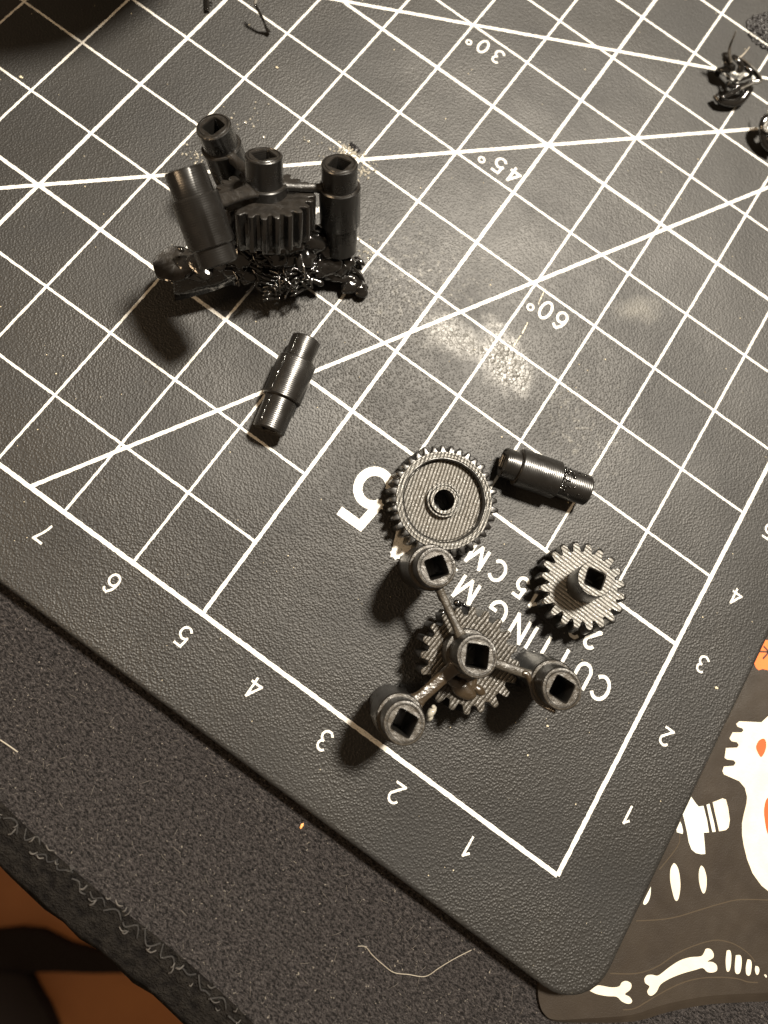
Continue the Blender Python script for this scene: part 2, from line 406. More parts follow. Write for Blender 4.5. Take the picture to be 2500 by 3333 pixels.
flatpoly('cream_figure', [(1.591, 3.003), (1.547, 2.887), (1.286, 2.728), (1.265, 2.677), (1.296, 2.659), (1.362, 2.679), (1.384, 2.663), (1.371, 2.628), (1.269, 2.563), (1.266, 2.477), (1.304, 2.463), (1.373, 2.493), (1.408, 2.478), (1.401, 2.438), (1.277, 2.351), (1.314, 2.241), (1.350, 2.242), (1.430, 2.283), (1.466, 2.272), (1.459, 2.227), (1.352, 2.148), (1.359, 2.090), (1.394, 2.068), (1.602, 2.112), (1.699, 2.086), (1.769, 2.013), (1.797, 1.942), (1.822, 1.812), (1.847, 1.712), (1.903, 1.604), (1.977, 1.508), (2.080, 1.402), (2.212, 1.303), (2.369, 1.248), (2.534, 1.241), (2.948, 1.388), (3.174, 1.949), (2.533, 3.333), (1.865, 3.288)], CREAM, SZ, sheet, 0)
flatpoly('red_eye', [(1.651, 2.730), (1.612, 2.673), (1.612, 2.589), (1.660, 2.543), (1.712, 2.519), (1.733, 2.533), (1.740, 2.603), (1.725, 2.678), (1.686, 2.729)], RED, SZ + 0.0016, sheet, 4)
flatpoly('red_mouth', [(2.028, 2.194), (2.000, 2.117), (2.028, 2.002), (2.093, 1.898), (2.173, 1.804), (2.290, 1.734), (2.426, 1.792), (2.338, 2.142), (2.141, 2.237)], RED, SZ + 0.0016, sheet, 4)
flatpoly('orange_patch', [(1.109, 3.796), (1.096, 3.733), (1.114, 3.472), (1.143, 3.467), (1.187, 3.432), (1.233, 3.427), (1.271, 3.472), (1.315, 3.489), (1.427, 3.544), (1.580, 3.696), (1.585, 3.865), (1.440, 3.984), (1.232, 3.868)], ORANGE, SZ, sheet, 0)
flatpoly('dark_stroke', [(1.126, 3.618), (1.289, 3.720), (1.276, 3.740), (1.113, 3.638)], INKLINE, SZ + 0.0016, sheet)
flatpoly('dark_stroke', [(1.153, 3.720), (1.294, 3.691), (1.299, 3.715), (1.158, 3.744)], INKLINE, SZ + 0.0016, sheet)
flatpoly('dark_stroke', [(1.230, 3.581), (1.277, 3.762), (1.254, 3.768), (1.207, 3.587)], INKLINE, SZ + 0.0016, sheet)
flatpoly('white_shape', [(1.146, 1.612), (1.147, 1.525), (1.146, 1.380), (1.191, 1.337), (1.285, 1.239), (1.354, 1.156), (1.421, 1.107), (1.488, 1.103), (1.554, 1.130), (1.595, 1.160), (1.547, 1.236), (1.470, 1.350), (1.527, 1.391), (1.442, 1.497), (1.329, 1.610), (1.280, 1.569), (1.233, 1.580)], WHITE2, SZ, sheet, 0)
flatpoly('white_shape', [(1.357, 1.642), (1.384, 1.674), (1.451, 1.604), (1.539, 1.515), (1.597, 1.445), (1.562, 1.418), (1.472, 1.516)], WHITE2, SZ, sheet, 0)
flatpoly('white_shape', [(1.412, 1.710), (1.503, 1.820), (1.546, 1.833), (1.614, 1.766), (1.695, 1.658), (1.719, 1.580), (1.702, 1.533), (1.632, 1.472), (1.564, 1.546), (1.488, 1.627)], CREAM, SZ, sheet, 0)
flatpoly('white_shape', [(1.153, 1.295), (1.155, 1.192), (1.173, 1.168), (1.245, 1.192), (1.236, 1.223), (1.186, 1.276)], WHITE2, SZ, sheet, 0)
flatpoly('white_shape', [(1.296, 0.855), (1.291, 0.788), (1.330, 0.700), (1.388, 0.625), (1.478, 0.538), (1.519, 0.532), (1.523, 0.582), (1.487, 0.686), (1.428, 0.777), (1.371, 0.838), (1.320, 0.862)], CREAM, SZ, sheet, 3)
flatpoly('white_shape', [(1.606, 1.021), (1.607, 0.970), (1.640, 0.894), (1.700, 0.819), (1.760, 0.777), (1.781, 0.798), (1.769, 0.862), (1.726, 0.947), (1.666, 1.007), (1.629, 1.024)], CREAM, SZ, sheet, 3)
flatpoly('white_shape', [(1.171, 0.489), (1.169, 0.425), (1.167, 0.313), (1.180, 0.282), (1.205, 0.293), (1.219, 0.346), (1.206, 0.416)], WHITE2, SZ, sheet, 3)
flatpoly('white_bone', [(1.053, -0.804), (1.091, -0.731), (1.126, -0.698), (1.255, -0.643), (1.330, -0.586), (1.338, -0.537), (1.377, -0.496), (1.435, -0.486), (1.460, -0.515), (1.456, -0.555), (1.427, -0.615), (1.487, -0.609), (1.532, -0.625), (1.531, -0.655), (1.492, -0.682), (1.428, -0.695), (1.353, -0.689), (1.257, -0.740), (1.142, -0.787)], CREAM, SZ, sheet, 3)
flatpoly('white_bone', [(1.554, -0.362), (1.566, -0.318), (1.617, -0.280), (1.669, -0.260), (1.702, -0.221), (1.763, -0.102), (1.842, 0.022), (1.937, 0.117), (2.043, 0.192), (2.060, 0.246), (2.063, 0.293), (2.113, 0.320), (2.165, 0.302), (2.182, 0.259), (2.136, 0.189), (2.194, 0.218), (2.253, 0.218), (2.281, 0.175), (2.249, 0.130), (2.185, 0.097), (2.118, 0.102), (2.051, 0.040), (1.931, -0.075), (1.819, -0.202), (1.751, -0.310), (1.744, -0.395), (1.715, -0.457), (1.676, -0.473), (1.643, -0.449), (1.645, -0.396), (1.585, -0.395)], CREAM, SZ, sheet, 3)
flatpoly('white_bar', [(2.295, 0.412), (2.328, 0.437), (2.369, 0.396), (2.412, 0.292), (2.412, 0.239), (2.382, 0.237), (2.329, 0.318)], CREAM, SZ, sheet, 3)
flatpoly('white_bar', [(2.414, 0.431), (2.463, 0.461), (2.502, 0.424), (2.535, 0.337), (2.533, 0.288), (2.496, 0.271), (2.457, 0.320)], CREAM, SZ, sheet, 3)
flatpoly('white_bar', [(2.559, 0.471), (2.598, 0.485), (2.631, 0.449), (2.658, 0.366), (2.645, 0.331), (2.609, 0.336), (2.574, 0.399)], CREAM, SZ, sheet, 3)
flatpoly('white_bar', [(2.676, 0.465), (2.713, 0.476), (2.741, 0.447), (2.741, 0.401), (2.716, 0.398), (2.687, 0.429)], CREAM, SZ, sheet, 3)
flatpoly('white_bar', [(2.809, 0.442), (2.825, 0.455), (2.847, 0.447), (2.842, 0.429)], CREAM, SZ, sheet, 3)
V = []; F = []; ribbon([(v.x, v.y) for v in smoothline([(a, b, 0) for a, b in [(1.185, 0.084), (1.425, 0.247), (1.591, 0.381), (1.771, 0.563), (2.015, 0.808), (2.209, 0.976), (2.570, 1.192)]], 6)], 0.012, SZ + 0.0005, V, F, 0.001, 0.05); mk('cut_line', V, F, OUTLINE, sheet, False)
V = []; F = []; ribbon([(v.x, v.y) for v in smoothline([(a, b, 0) for a, b in [(1.174, -0.534), (1.442, -0.371), (1.627, -0.184), (1.770, 0.053), (1.912, 0.231), (2.055, 0.377), (2.176, 0.462), (2.349, 0.522), (2.528, 0.531), (2.655, 0.501)]], 6)], 0.012, SZ + 0.0005, V, F, 0.001, 0.05); mk('cut_line', V, F, OUTLINE, sheet, False)
V = []; F = []; ribbon([(v.x, v.y) for v in smoothline([(a, b, 0) for a, b in [(1.481, -0.757), (1.606, -0.661), (1.783, -0.401), (1.952, -0.181), (2.120, -0.020), (2.334, 0.125), (2.535, 0.231), (2.661, 0.270), (2.776, 0.332)]], 6)], 0.012, SZ + 0.0005, V, F, 0.001, 0.05); mk('cut_line', V, F, OUTLINE, sheet, False)
V = []; F = []; ribbon([(v.x, v.y) for v in smoothline([(a, b, 0) for a, b in [(1.175, 0.699), (1.252, 1.039), (1.207, 1.192), (1.019, 1.610), (0.953, 1.948)]], 6)], 0.012, SZ + 0.0005, V, F, 0.001, 0.05); mk('cut_line', V, F, OUTLINE, sheet, False)

# ======================= cutting mat =======================
mat = thing('cutting_mat', 'black cutting mat with white centimetre grid and angle lines under the gears', 'cutting mat', (0, 0, -0.27))
HX = 0.27
def rrect(x0, x1, y0, y1, r, k=10):
    out = []
    for cx, cy, a0 in ((x1 - r, y0 + r, -90), (x1 - r, y1 - r, 0), (x0 + r, y1 - r, 90), (x0 + r, y0 + r, 180)):
        for i in range(k + 1): a = math.radians(a0 + 90 * i / k); out.append((cx + r * math.cos(a), cy + r * math.sin(a)))
    return out
rings = []
for ins, z in ((0.0, 0.0), (0.0, HX - 0.03), (0.008, HX - 0.012), (0.03, HX - 0.001), (0.06, HX)): rings.append([(a, b, z) for a, b in rrect(-23 + ins, 1.0 - ins, -1.0 + ins, 17 - ins, 0.55 - ins)])
n = len(rings[0]); V = [v for r_ in rings for v in r_]
F = [(k * n + i, k * n + (i + 1) % n, (k + 1) * n + (i + 1) % n, (k + 1) * n + i) for k in range(len(rings) - 1) for i in range(n)]
F += [tuple(range((len(rings) - 1) * n, len(rings) * n)), tuple(range(n - 1, -1, -1))]
mk('mat_board', V, F, MAT, mat, True); sharp(bpy.data.objects['mat_board'], 50)
for v in ():
    pass
def line(name, p, q, w, z):
    V = []; F = []; ribbon([p, q], w, z, V, F, 0.0035, 0.035); return mk(name, V, F, PRINT, mat, False)
TH, TK = 0.032, 0.046
for v in range(0, 14):
    w_ = 0.052 if v == 0 else (TK if v in (3, 8) else TH)
    line('grid_line', (0.0 if v == 0 else (0 if v >= 3 else -5), v), (-14.5, v), w_, HX + 0.0022)
for u in range(0, 15):
    w_ = 0.052 if u == 0 else (TK if u in (5, 10) else TH)
    line('grid_line', (-u, 0 if (u == 0 or u >= 5) else 3), (-u, 13.5), w_, HX + 0.0040)
line('angle_line', (-7.5, 0.0), (-7.5 + 13.5 / math.tan(math.radians(60)), 13.5), 0.048, HX + 0.0058)
line('angle_line', (-13.0, 0.0), (0.0, 13.0), 0.051, HX + 0.0072)
line('angle_line', (-9.6, 9 - 2.6 * 0.5774), (-1.0, 9 + 6 * 0.5774), 0.049, HX + 0.0086)

# ---- lettering: single-stroke glyphs, read with the mat turned half round ----
def arc(cx, cy, rx, ry, a0, a1, n=18): return [(cx + rx * math.cos(math.radians(a0 + (a1 - a0) * i / n)), cy + ry * math.sin(math.radians(a0 + (a1 - a0) * i / n))) for i in range(n + 1)]
G = {
 '0': (0.62, [(arc(.31, .5, .27, .46, 90, 450, 30)[:-1], True)]),
 '1': (0.42, [([(.06, .70), (.30, .95), (.30, 0)], False)]),
 '2': (0.62, [(arc(.31, .70, .25, .25, 165, -30, 16) + [(.05, .05), (.59, .05)], False)]),
 '3': (0.60, [(arc(.29, .73, .22, .22, 150, -80, 16), False), (arc(.29, .29, .26, .25, 85, -155, 18), False)]),
 '4': (0.66, [([(.62, .27), (.03, .27), (.44, .95), (.44, 0)], False)]),
 '5': (0.62, [([(.55, .94), (.14, .94), (.09, .50)] + arc(.30, .32, .26, .28, 125, -150, 20), False)]),
 '6': (0.62, [(arc(.31, .31, .25, .27, 0, 360, 24)[:-1], True), ([(.53, .80)] + arc(.33, .68, .22, .27, 45, 100, 5) + arc(.38, .40, .32, .52, 115, 190, 10), False)]),
 '7': (0.60, [([(.04, .94), (.56, .94)] + [(.40, .62), (.27, .30), (.22, 0)], False)]),
 'C': (0.86, [(arc(.44, .5, .38, .46, 42, 318, 26), False)]),
 'U': (0.78, [([(.07, 1.0), (.07, .36)] + arc(.38, .36, .31, .32, 180, 360, 16)[1:] + [(.69, 1.0)], False)]),
 'T': (0.72, [([(.0, .95), (.70, .95)], False), ([(.35, .95), (.35, 0)], False)]),
 'I': (0.20, [([(.09, 1.0), (.09, 0)], False)]),
 'N': (0.80, [([(.07, 0), (.07, .98), (.69, .02), (.69, 1.0)], False)]),
 'G': (0.92, [(arc(.44, .5, .38, .46, 48, 345, 26) + [(.80, .46), (.50, .46)], False)]),
 'M': (0.98, [([(.07, 0), (.07, .97), (.46, .06), (.86, .97), (.86, 0)], False)]),
 'A': (0.82, [([(.03, 0), (.41, .97), (.79, 0)], False), ([(.17, .33), (.65, .33)], False)]),
 'x': (0.56, [([(.06, .12), (.48, .60)], False), ([(.48, .12), (.06, .60)], False)]),
 'o': (0.36, [(arc(.17, .84, .155, .155, 90, 450, 20)[:-1], True)]),
 ' ': (0.30, []),
}
def letters(name, text, x0, ybase, h, sw, sx=1.0, gap=0.12, parent=None, xs=None):
    """x0: world x of the left edge in reading order (text runs towards -x), ybase: world y of the foot"""
    pen = 0.0; zz = HX + 0.0022
    for k, ch in enumerate(text):
        V = []; F = []
        adv, strokes = G[ch]
        X0 = xs[k] if xs else x0 - pen
        i = 0
        for P, cl in strokes:
            Q = [Vector((X0 - px_ * h * sx, ybase - py_ * h)) for px_, py_ in P]; runs = [[Q[0]]]
            if cl: runs = [Q]
            else:
                for a, b, c in zip(Q[:-2], Q[1:-1], Q[2:]):
                    runs[-1].append(b)
                    if (b - a).angle(c - b) > 0.6: runs.append([b])
                runs[-1].append(Q[-1])
            for k2, q in enumerate(runs):
                q = list(q)
                if not cl:
                    if k2 > 0: q[0] = q[0] - (q[1] - q[0]).normalized() * sw * 0.42
                    if k2 < len(runs) - 1: q[-1] = q[-1] + (q[-1] - q[-2]).normalized() * sw * 0.42
                ribbon(q, sw if ch != 'o' else sw * 0.75, zz + 0.0009 * i, V, F, 0.002, 0.012, cl); i += 1
        pen += (adv * sx + gap) * h
        mk(name, V, F, PRINT, mat, False)
for k, cx in ((1, -0.99), (2, -1.96), (3, -2.96), (4, -3.95), (5, -4.95), (6, -5.97), (7, -6.95)):
    letters('numeral', str(k), cx + (0.02 if k == 1 else 0.0), -0.195, 0.235, 0.027, 1.0)
for k, yy in ((1, 1.10), (2, 2.10), (3, 3.10), (4, 4.08), (5, 5.10)):
    letters('numeral', str(k), 0.47, yy, 0.22, 0.027, 1.0)
letters('printed_letter', 'CUTTING', 0, 2.155, 0.30, 0.043, 0.92, xs=[-0.455, -0.735, -1.035, -1.300, -1.575, -1.68, -1.99])
letters('printed_letter', 'MAT', 0, 2.155, 0.30, 0.043, 0.92, xs=[-2.44, -2.80, -3.03])
letters('printed_letter', '22x15', 0, 2.565, 0.265, 0.042, 0.95, xs=[-0.875, -1.10, -1.42, -1.74, -1.945])
letters('printed_letter', 'CM', 0, 2.565, 0.27, 0.042, 0.92, xs=[-2.265, -2.56])
letters('large_letter', 'A5', 0, 2.61, 0.77, 0.115, 1.0, xs=[-3.22, -3.98])
letters('angle_numeral', '30o', 0, 8.905, 0.25, 0.032, 1.0, xs=[-6.325, -6.595, -6.84])
letters('angle_numeral', '45o', 0, 7.365, 0.265, 0.036, 1.05, xs=[-5.055, -5.31, -5.60])
letters('angle_numeral', '60o', 0, 5.905, 0.285, 0.036, 0.95, xs=[-3.35, -3.595, -3.83])

# ======================= printed parts =======================
POST_L = 1.24
def post_mesh(name, M, parent=None, r=(0.215, 0.245, 0.195), hole=0.098, hs=PI / 4, seed=1, face=FACE2, L=POST_L, zs=(0.42, 0.95), n=64):
    """stepped pin: foot, wide middle, neck with a square socket"""
    rb, rm, rt = r; z1, z2 = zs; s = sq(hole, hs)
    rings = [(0.02, 0.18), (sc_(s, 0.9), 0.18), (sc_(s, 0.9), 0.01), (rb - 0.015, 0.0), (rb, 0.015), (rb, z1 - 0.004), (rb, z1), (rm - 0.01, z1), (rm, z1 + 0.012), (rm, z2 - 0.014), (rm - 0.012, z2), (rt, z2 + 0.001), (rt, z2 + 0.006), (rt, L - 0.012), (rt - 0.010, L), (rt - 0.026, L + 0.003), (rt - 0.032, L - 0.006), (rt - 0.038, L - 0.006), (rt - 0.046, L + 0.002), (rt - 0.060, L + 0.001), (sc_(s, 1.10), L + 0.002), (s, L - 0.014), (s, L - 0.62), (0.02, L - 0.62)]
    o = radial(name, rings, n, [SIDE, face], parent, True, True, 1, 0.004, seed)
    o.matrix_world = M
    return o
def arm(name, A, B, w, h, m, parent, flare=1.5, seed=0):
    A = Vector(A); B = Vector(B); n = 12; V = []; F = []
    P = [A.lerp(B, i / n) for i in range(n + 1)]
    d = (B - A).normalized(); a = d.cross(Vector((0, 0, 1))).normalized(); b = a.cross(d)
    for i, p in enumerate(P):
        t = i / n; k = 1 + (flare - 1) * (max(0, 1 - t * 5) ** 2 + max(0, (t - 0.8) * 5) ** 2)
        for q in range(12):
            an = 2 * PI * q / 12; c, s_ = math.cos(an), math.sin(an)
            cx = math.copysign(abs(c) ** 0.55, c) * w / 2 * k; cy = math.copysign(abs(s_) ** 0.55, s_) * h / 2 * (1 + (k - 1) * .5)
            jx = noise.noise(p * 9 + Vector((q * 1.3, seed, 0))) * 0.012
            V.append(p + a * (cx + jx) + b * (cy + jx))
    for i in range(n):
        for q in range(12): F.append((i * 12 + q, i * 12 + (q + 1) % 12, (i + 1) * 12 + (q + 1) % 12, (i + 1) * 12 + q))
    F += [tuple(range(11, -1, -1)), tuple(n * 12 + q for q in range(12))]
    return mk(name, V, F, m, parent)

def gear_disc(name, nt, rt, rr, z0, z1, hub, M, parent, mats, n_per=14, ph=0.0, seed=3, jit=0.010, bore=None):
    g = gearf(nt, rt, rr, ph, 0.38, seed); N_ = nt * n_per; c = 0.022
    rings = [(hub, z0), (sc_(g, 0.97), z0), (g, z0 + c), (g, z1 - c), (sc_(g, 0.985), z1 - 0.006), (sc_(g, 0.95), z1)]
    for q in (0.9, 0.8, 0.7, 0.6, 0.5, 0.42): rings.append(((lambda q: (lambda t: (g(t) * q if q > 0.85 else rr * (q + 0.05))))(q), z1))
    rings.append((hub, z1))
    o = radial(name, rings, N_, mats, parent, False, False, 1, jit, seed)
    o.matrix_world = M
    return o

# ---- loose pins ----
def loose_pin(label, A, B, spin, seed, rz=(0.2, 0.243, 0.185)):
    A = Vector(A); B = Vector(B); L = (B - A).length
    M = fr(A, B, spin)
    root = thing('stepped_pin', label, 'plastic pin', A, group='loose stepped pins on the mat'); root.location = A
    bpy.context.view_layer.update()
    o = post_mesh('pin_body', M, root, rz, 0.098, PI / 4 + spin, seed, FACE2, L)
    o.matrix_world = M
    return root, M, L
bpy.context.view_layer.update()
pinL, ML, _ = loose_pin('small black stepped pin lying alone between the tangled print and the large gear', (-5.665, 2.13, 0.243), (-5.985, 3.345, 0.247), 0.3, 5)
# seam bead along the lit flank of the pin
def seam(M, parent, ang, segs, seed, m=MELT, r=0.007):
    rg = random.Random(seed)
    for (za, zb, rad) in segs:
        P = []
        k = 14
        for i in range(k + 1):
            z = za + (zb - za) * i / k; a = ang + rg.uniform(-0.03, 0.03); P.append(M @ Vector(((rad + rg.uniform(-.002, .003)) * math.cos(a), (rad + rg.uniform(-.002, .003)) * math.sin(a), z)))
        V, F = tube(P, r, 6); o = mk('seam', V, F, m); o.parent = parent; o.matrix_parent_inverse = parent.matrix_world.inverted()
bpy.context.view_layer.update()
def angle_for(M, d):
    """angle round the pin axis that faces world direction d"""
    v = M.to_3x3().inverted() @ Vector(d); return math.atan2(v.y, v.x)
aL = angle_for(ML, (-0.62, 0.12, 0.78))
seam(ML, pinL, aL, [(0.44, 0.93, 0.243), (0.97, 1.22, 0.186), (0.04, 0.40, 0.199)], 3)
pinR, MR, _ = loose_pin('small black stepped pin with a scuffed end lying right of the large gear', (-2.005, 3.885, 0.243), (-3.095, 3.54, 0.245), 0.2, 9, (0.195, 0.243, 0.19))
# scuffed melted collar near its right-hand end
rg = random.Random(4); V = []; F = []
aR = angle_for(MR, (0.1, 0.35, 0.92))
for i in range(70):
    a = aR + rg.gauss(0, 0.55); z = 0.42 - abs(rg.gauss(0, 0.13)) if i > 26 else 0.425 + rg.uniform(-.03, .02)
    if i <= 26: a = aR + rg.uniform(-1.5, 1.6)
    z = max(0.03, z); rad = 0.197 + (0.02 if i <= 26 else 0)
    c = MR @ Vector((rad * math.cos(a), rad * math.sin(a), z)); s_ = rg.uniform(0.012, 0.03)
    b0 = len(V)
    for p in ((1, 0, 0), (-1, .2, 0), (0, 1, .1), (.1, -1, 0), (0, 0, .8), (0, .1, -.8)): V.append(c + Vector(p).normalized() * s_ * rg.uniform(.5, 1.2))
    F += [(b0, b0 + 2, b0 + 4), (b0 + 2, b0 + 1, b0 + 4), (b0 + 1, b0 + 3, b0 + 4), (b0 + 3, b0, b0 + 4), (b0 + 2, b0, b0 + 5), (b0 + 1, b0 + 2, b0 + 5), (b0 + 3, b0 + 1, b0 + 5), (b0, b0 + 3, b0 + 5)]
o = mk('scuffed_collar', V, F, MELT); o['kind'] = 'stuff'; o.parent = pinR; bpy.context.view_layer.update(); o.matrix_parent_inverse = pinR.matrix_world.inverted()

def place(o, M): o.matrix_world = M; return o
# ---- large dished gear ----
gM = Matrix.Translation((-3.455, 2.69, 0.0)) @ Matrix.Rotation(math.radians(1.5), 4, 'X') @ Matrix.Rotation(math.radians(15), 4, 'Z')
big = thing('dished_gear', 'large dark grey gear with dished face and round bore beside the large numeral', 'gear', M=gM)
def gpart(fn, *a, **k): return fn(*a, **k)
nt = 36; g = gearf(nt, 0.680, 0.612, 0, 0.42, 8)
Z = 0.36
def radial_in(name, rings, n, mats, parent, seed=1, jit=0.004, cap0=False, cap1=False):
    o = radial(name, rings, n, mats, None, cap0, cap1, 1, jit, seed); o.parent = parent; return o
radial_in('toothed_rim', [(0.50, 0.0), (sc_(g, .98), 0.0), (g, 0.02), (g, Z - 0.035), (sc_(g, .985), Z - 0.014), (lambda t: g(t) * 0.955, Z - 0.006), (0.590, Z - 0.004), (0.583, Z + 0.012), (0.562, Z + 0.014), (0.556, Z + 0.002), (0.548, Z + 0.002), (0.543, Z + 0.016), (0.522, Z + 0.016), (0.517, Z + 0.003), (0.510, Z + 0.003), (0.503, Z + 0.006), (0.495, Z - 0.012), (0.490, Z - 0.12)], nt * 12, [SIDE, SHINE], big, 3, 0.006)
FLOORM = m_plastic('raster_lined_gear_web', (0.105, 0.098, 0.085), 0.36, 'face', 1.1)
radial_in('web', [(0.495, Z - 0.11), (0.478, Z - 0.108), (0.470, Z - 0.10), (0.40, Z - 0.10), (0.30, Z - 0.10), (0.19, Z - 0.10)], 96, [SIDE, FLOORM], big, 4, 0.004)
radial_in('hub_collar', [(0.205, Z - 0.12), (0.205, Z - 0.03), (0.200, Z - 0.02), (0.186, Z - 0.018), (0.183, Z - 0.03), (0.176, Z - 0.03), (0.172, Z + 0.004), (0.165, Z + 0.010), (0.150, Z + 0.010), (0.146, Z), (0.128, Z - 0.002), (0.124, Z - 0.016), (0.122, 0.0)], 72, [SIDE, SHINE], big, 5, 0.004)
# ---- small gear with square-socket shaft ----
c0 = Vector((-1.50, 2.80, 0.29)); ax = Vector((-0.20, 0.06, 0.97)).normalized()
sM = fr(c0 - ax * 0.15, c0 + ax, math.radians(85))
sg = thing('shaft_gear', 'small silvery gear tilted on its stub with a square socket shaft', 'gear', M=sM)
g2 = gearf(20, 0.535, 0.432, 0.1, 0.42, 5)
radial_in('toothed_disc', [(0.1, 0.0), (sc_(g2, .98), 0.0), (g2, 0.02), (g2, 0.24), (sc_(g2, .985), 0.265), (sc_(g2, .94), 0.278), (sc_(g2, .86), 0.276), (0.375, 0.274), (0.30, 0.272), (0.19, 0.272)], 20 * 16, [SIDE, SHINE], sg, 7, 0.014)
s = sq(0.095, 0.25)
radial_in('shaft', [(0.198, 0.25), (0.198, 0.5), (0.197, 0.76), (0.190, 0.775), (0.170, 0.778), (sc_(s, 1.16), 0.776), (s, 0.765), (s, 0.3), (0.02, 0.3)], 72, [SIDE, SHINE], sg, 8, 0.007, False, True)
radial_in('stub', [(0.03, -0.11), (0.15, -0.11), (0.165, -0.10), (0.165, 0.02)], 40, [SIDE, FACE], sg, 9, 0.003, True, False)
# ---- standing carrier with three pins round a toothed gear ----
car = thing('gear_carrier', 'dark three armed gear carrier standing upright with four square sockets facing up', 'gear carrier', (-2.35, 1.33, 0))
def adopt(o, p):
    bpy.context.view_layer.update()
    M = o.matrix_world.copy(); o.parent = p; bpy.context.view_layer.update(); o.matrix_world = M; return o
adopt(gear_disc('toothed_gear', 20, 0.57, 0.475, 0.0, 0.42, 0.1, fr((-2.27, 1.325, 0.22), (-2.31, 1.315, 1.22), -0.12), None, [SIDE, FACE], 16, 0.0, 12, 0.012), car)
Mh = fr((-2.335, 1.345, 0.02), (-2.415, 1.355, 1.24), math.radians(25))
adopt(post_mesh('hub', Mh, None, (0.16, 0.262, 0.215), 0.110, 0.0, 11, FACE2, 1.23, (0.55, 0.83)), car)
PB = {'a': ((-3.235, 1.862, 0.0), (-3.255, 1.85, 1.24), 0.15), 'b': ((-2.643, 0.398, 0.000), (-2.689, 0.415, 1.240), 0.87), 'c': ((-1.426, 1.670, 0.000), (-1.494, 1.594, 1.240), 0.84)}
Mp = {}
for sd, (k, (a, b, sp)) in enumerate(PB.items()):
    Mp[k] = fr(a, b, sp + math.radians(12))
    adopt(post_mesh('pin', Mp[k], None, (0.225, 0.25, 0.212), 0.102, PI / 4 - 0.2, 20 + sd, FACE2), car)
def on(M, z, r=0, a=0): return M @ Vector((r * math.cos(a), r * math.sin(a), z))
hc = on(Mh, 0.88)
def armto(name, Ma, za, Mb, zb, ra, rb, w, h, m, parent, flare, seed):
    A = on(Ma, za); B = on(Mb, zb); d = (B - A).normalized()
    return adopt(arm(name, A + d * ra, B - d * rb, w, h, m, None, flare, seed), parent)
armto('arm', Mh, 0.84, Mp['a'], 0.86, 0.2, 0.2, 0.085, 0.11, FACE2, car, 1.5, 1)
armto('arm', Mh, 0.84, Mp['b'], 0.86, 0.16, 0.2, 0.135, 0.09, MELT2, car, 1.7, 2)
armto('arm', Mh, 0.84, Mp['c'], 0.86, 0.2, 0.2, 0.10, 0.10, FACE2, car, 1.4, 3)
V, F = tube(smoothline([(-1.808, 1.519, 0.900), (-1.753, 1.534, 0.900), (-1.682, 1.484, 0.900), (-1.593, 1.407, 0.880), (-1.510, 1.377, 0.860), (-1.408, 1.375, 0.880), (-1.318, 1.391, 0.950)], 6), lambda t: 0.026 + 0.012 * math.sin(t * 9) * (1 - t), 8)
adopt(mk('loose_strand', V, F, MELT2), car)
# scorched lumps where the amber arm meets the gear
def lumps(name, items, m, seed, ridge=0.0, ico=3, rf=9.0, k_=1.0):
    """items: (centre, (rx, ry, rz), amount) overlapping melted lobes, joined as one piece"""
    import bmesh
    V = []; F = []
    bm = bmesh.new(); bmesh.ops.create_icosphere(bm, subdivisions=ico, radius=1); base = [v.co.copy() for v in bm.verts]; faces = [[v.index for v in f.verts] for f in bm.faces]; bm.free()
    for q, (c, rad, amt) in enumerate(items):
        rad = tuple(v * k_ for v in rad)
        c = Vector(c); o0 = len(V); d_ = Vector((math.sin(q * 2.1 + seed), math.cos(q * 1.7 + seed), 0.4)).normalized()
        for b in base:
            p = Vector((b.x * rad[0], b.y * rad[1], b.z * rad[2])); s = (rad[0] + rad[1] + rad[2]) / 3
            n1 = noise.noise((c + p) * 4.5 + Vector((seed, q, 0))); n2 = noise.noise((c + p) * 11 + Vector((0, seed, q)))
            rg_ = math.sin((p.dot(d_) + 0.05 * n1) * 2 * PI * rf) * ridge
            V.append(c + p * (1 + amt * n1 + 0.2 * amt * n2) + b * rg_ * max(0.0, min(1.0, 0.5 + 3 * n1)))
        F += [tuple(i + o0 for i in f) for f in faces]
    return mk(name, V, F, m)
adopt(lumps('scorched_web', [((-2.231, 1.030, 0.680), (.17, .09, .05), .5), ((-2.156, 1.114, 0.660), (.10, .12, .05), .5), ((-2.342, 1.034, 0.700), (.10, .07, .06), .4), ((-2.032, 1.120, 0.650), (.09, .05, .04), .5)], MELT2, 3, 0.004), car)
adopt(lumps('crumbly_flaw', [((-2.383, 0.646, 0.750), (.03, .05, .05), .8), ((-2.335, 0.590, 0.600), (.03, .05, .07), .8), ((-2.408, 0.694, 0.800), (.03, .03, .03), .8)], CRUMB, 8, 0.006, 2), car)
adopt(lumps('crumbly_flaw', [((-2.663, 1.783, 0.350), (.05, .04, .05), .8), ((-2.586, 1.810, 0.330), (.06, .04, .05), .8)], MELT, 9, 0.006, 2), car)
adopt(lumps('crumbly_flaw', [((-2.740, 1.589, 0.300), (.06, .05, .06), .6)], MELT, 9, 0.006, 2), car)

